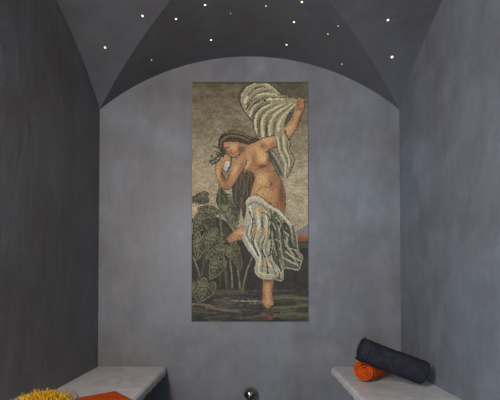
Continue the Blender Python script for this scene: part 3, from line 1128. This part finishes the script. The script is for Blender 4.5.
d_left = fill([(246.6, 203), (249.6, 198), (255, 195.4), (260, 196.6), (264.6, 200.4), (268.6, 207), (271, 218), (270.4, 232), (273, 244), (272, 256),
               (277, 266), (279, 276), (272, 278.6), (263.6, 278), (258, 275.4), (255.4, 270), (256.6, 261), (253, 255), (248, 248),
               (244.4, 241), (243.6, 234), (246.6, 230), (248, 224), (246.4, 213)], (160, 154, 132))
folds(d_left, [[(250, 206), (252, 222), (249, 238), (256, 254)], [(257, 210), (259, 226), (255, 240), (260, 256), (258, 272)],
               [(266, 212), (267, 230), (262, 246), (268, 262), (276, 272)], [(246, 236), (251, 248), (258, 258)]], (206, 198, 170), (2.2, 1.5), 1)
folds(d_left, [[(253.4, 214), (255.6, 228), (251.6, 240), (257, 252)], [(262, 214), (263.6, 230), (258.6, 244), (263, 258), (262, 274)],
               [(268.8, 220), (268, 236), (266, 250), (271, 262), (276, 275)], [(248, 226), (247, 236), (252, 244)]], (112, 110, 94), (1.2, 1.8), 1)
folds(d_left, [[(255.6, 234), (253.4, 244), (258.6, 256)], [(265.4, 236), (262, 248), (266.6, 262), (268, 274)], [(270, 226), (271.6, 244), (270, 256)], [(249.5, 212), (253, 222), (250.6, 234)], [(262, 218), (262.4, 228)]], (50, 48, 40), (1.0, 1.7), .95)
# warm skin showing through the thin cloth
blob(d_left, 260, 211, 7, 3.6, (188, 134, 92), .8, .1)
blob(d_left, 255.6, 232, 2.6, 4, (190, 124, 80), .95)
blob(d_left, 265, 233, 2.4, 4.4, (186, 124, 82), .9, .3)
blob(d_left, 266, 262, 4.4, 3, (190, 138, 98), .8)
blob(d_left, 262, 246, 2, 4, (182, 136, 100), .5)
# rolled waist edge
stroke([(247, 203), (250, 199), (256, 197.6), (264, 202), (272, 208), (279, 212), (284.6, 218), (291, 226)], 3.2, (182, 174, 148))
stroke([(248.6, 206), (254, 203), (262, 206), (270, 213), (277, 217), (283, 222)], 1.1, (112, 108, 90))
stroke([(249.4, 197.6), (255, 195.2), (262, 198), (270, 204.4), (278, 209), (284.6, 214.4)], .9, (100, 84, 62))
stroke([(262, 213), (267, 215), (271.6, 224), (269.6, 240)], 1.1, (58, 56, 46))
stroke([(246.4, 214), (248, 224), (246.2, 230), (243, 234), (243.8, 241), (248, 249), (253.4, 256), (256.4, 262), (255, 270), (258, 276), (264, 279), (272.4, 279.4)],
       1.0, (176, 168, 142))
stroke([(258, 271), (264, 274.4), (273, 275)], 1.3, (192, 184, 158), mask=d_left)

# --- frame of darker rows round the edge of the picture
img[YY < PY0 + 1.6] *= .80
img[YY > PY1 - 1.2] *= .85

# --- a little more depth between light and dark stones
img = (img - 105) * 1.13 + 105
img *= np.array((1.0, .99, .965))

# --- tesserae
NX_, NY_ = 124, 262
sx_t, sy_t = (PX1 - PX0) / NX_, (PY1 - PY0) / NY_
jj, ii = np.mgrid[0:NY_, 0:NX_]
jx = rng.uniform(-.10, .10, jj.shape); jy = rng.uniform(-.10, .10, jj.shape)
wav = .55 * np.sin(ii * .16 + jj * .05) + .35 * np.sin(ii * .37 - jj * .11 + 1.0)
edge = np.clip(np.minimum(np.minimum(jj, NY_ - 1 - jj), np.minimum(ii, NX_ - 1 - ii)) / 5.0, 0, 1)
row_shift = (np.random.RandomState(3).rand(NY_)[:, None] - .5) * .9
cx = PX0 + (ii + .5 + (jx + row_shift) * edge) * sx_t
cy = PY0 + (jj + .5 + (jy + wav) * edge) * sy_t
pi_ = np.clip(((cx - PX0) * K).astype(int), 0, CW - 1)
pj_ = np.clip(((cy - PY0) * K).astype(int), 0, CH - 1)
colr = img[pj_, pi_]
lum = colr.mean(-1, keepdims=True)
colr = colr * (1 + rng.normal(0, .06, jj.shape)[..., None]) + rng.normal(0, 2.4, colr.shape)
dk = rng.rand(*jj.shape) < .05
colr[dk] *= .78
s = np.clip(colr, 2, 250) / 255.
lin = np.where(s <= .04045, s / 12.92, ((s + .055) / 1.055) ** 2.4)
lin = np.clip(lin * MOSAIC_GAIN, 0, .8)
N_ = NX_ * NY_
hw = sx_t * (.44 + rng.uniform(-.05, .03, jj.shape)); hh = sy_t * (.45 + rng.uniform(-.05, .03, jj.shape))
rot = rng.normal(0, .05, jj.shape)
U_ = .0065
tx, tz_ = rng.normal(0, .035, jj.shape), rng.normal(0, .035, jj.shape)
depth = .0100 + rng.uniform(0, .0009, jj.shape)
V = np.zeros((NY_, NX_, 8, 3))
for q, (a, b) in enumerate(((-1, -1), (1, -1), (1, 1), (-1, 1))):
    ox = a * hw * np.cos(rot) - b * hh * np.sin(rot)
    oy = a * hw * np.sin(rot) + b * hh * np.cos(rot)
    for lay_, sh in ((0, .90), (4, 1.0)):
        X = (cx + ox * sh - 250.1) * U_ * .991 + .003
        Z = .7520 + (321.2 - (cy + oy * sh)) * U_ * 1.0035
        Y = -(depth + tx * ox * U_ + tz_ * oy * U_) if lay_ == 0 else np.full(X.shape, -.0075)
        V[:, :, q + lay_, 0] = X; V[:, :, q + lay_, 1] = Y; V[:, :, q + lay_, 2] = Z
zshift = ZFIX
V[..., 2] += zshift
base_i = (np.arange(N_) * 8)[:, None, None]
F = np.array([(0, 1, 2, 3), (0, 4, 5, 1), (1, 5, 6, 2), (2, 6, 7, 3), (3, 7, 4, 0)])[None]
F = (F + base_i).reshape(-1, 4)
F = F[:, ::-1]
panel = empty('mosaic_panel', (0, 0, 1.55))
tag(panel, 'tall mosaic of a draped bather among leafy water plants, centred on the back wall', 'mosaic')
me = bpy.data.meshes.new('tesserae')
me.vertices.add(N_ * 8)
VV = V.reshape(-1, 3).copy(); VV[:, 2] -= 1.55
me.vertices.foreach_set('co', VV.ravel())
me.loops.add(len(F) * 4)
me.loops.foreach_set('vertex_index', F.ravel().astype(np.int32))
me.polygons.add(len(F))
me.polygons.foreach_set('loop_start', np.arange(0, len(F) * 4, 4, dtype=np.int32))
me.polygons.foreach_set('loop_total', np.full(len(F), 4, dtype=np.int32))
me.update(calc_edges=True)
at_ = me.color_attributes.new('tile_colour', 'FLOAT_COLOR', 'CORNER')
cc = np.ones((N_, 20, 4))
cc[:, :, :3] = lin.reshape(N_, 1, 3)
at_.data.foreach_set('color', cc.ravel())
me.materials.append(M_tess)
o = bpy.data.objects.new('tesserae', me)
COL.objects.link(o)
o.parent = panel
bm = bmesh.new()
x0, x1 = (PX0 - .4 - 250.1) * U_ * .991 + .003, (PX1 + .4 - 250.1) * U_ * .991 + .003
z0, z1 = VV[:, 2].min() - .002, VV[:, 2].max() + .002
add_box(bm, x0, x1, -.0085, -.0005, z0, z1)
bm_obj('grout_bed', bm, M_grout, panel)
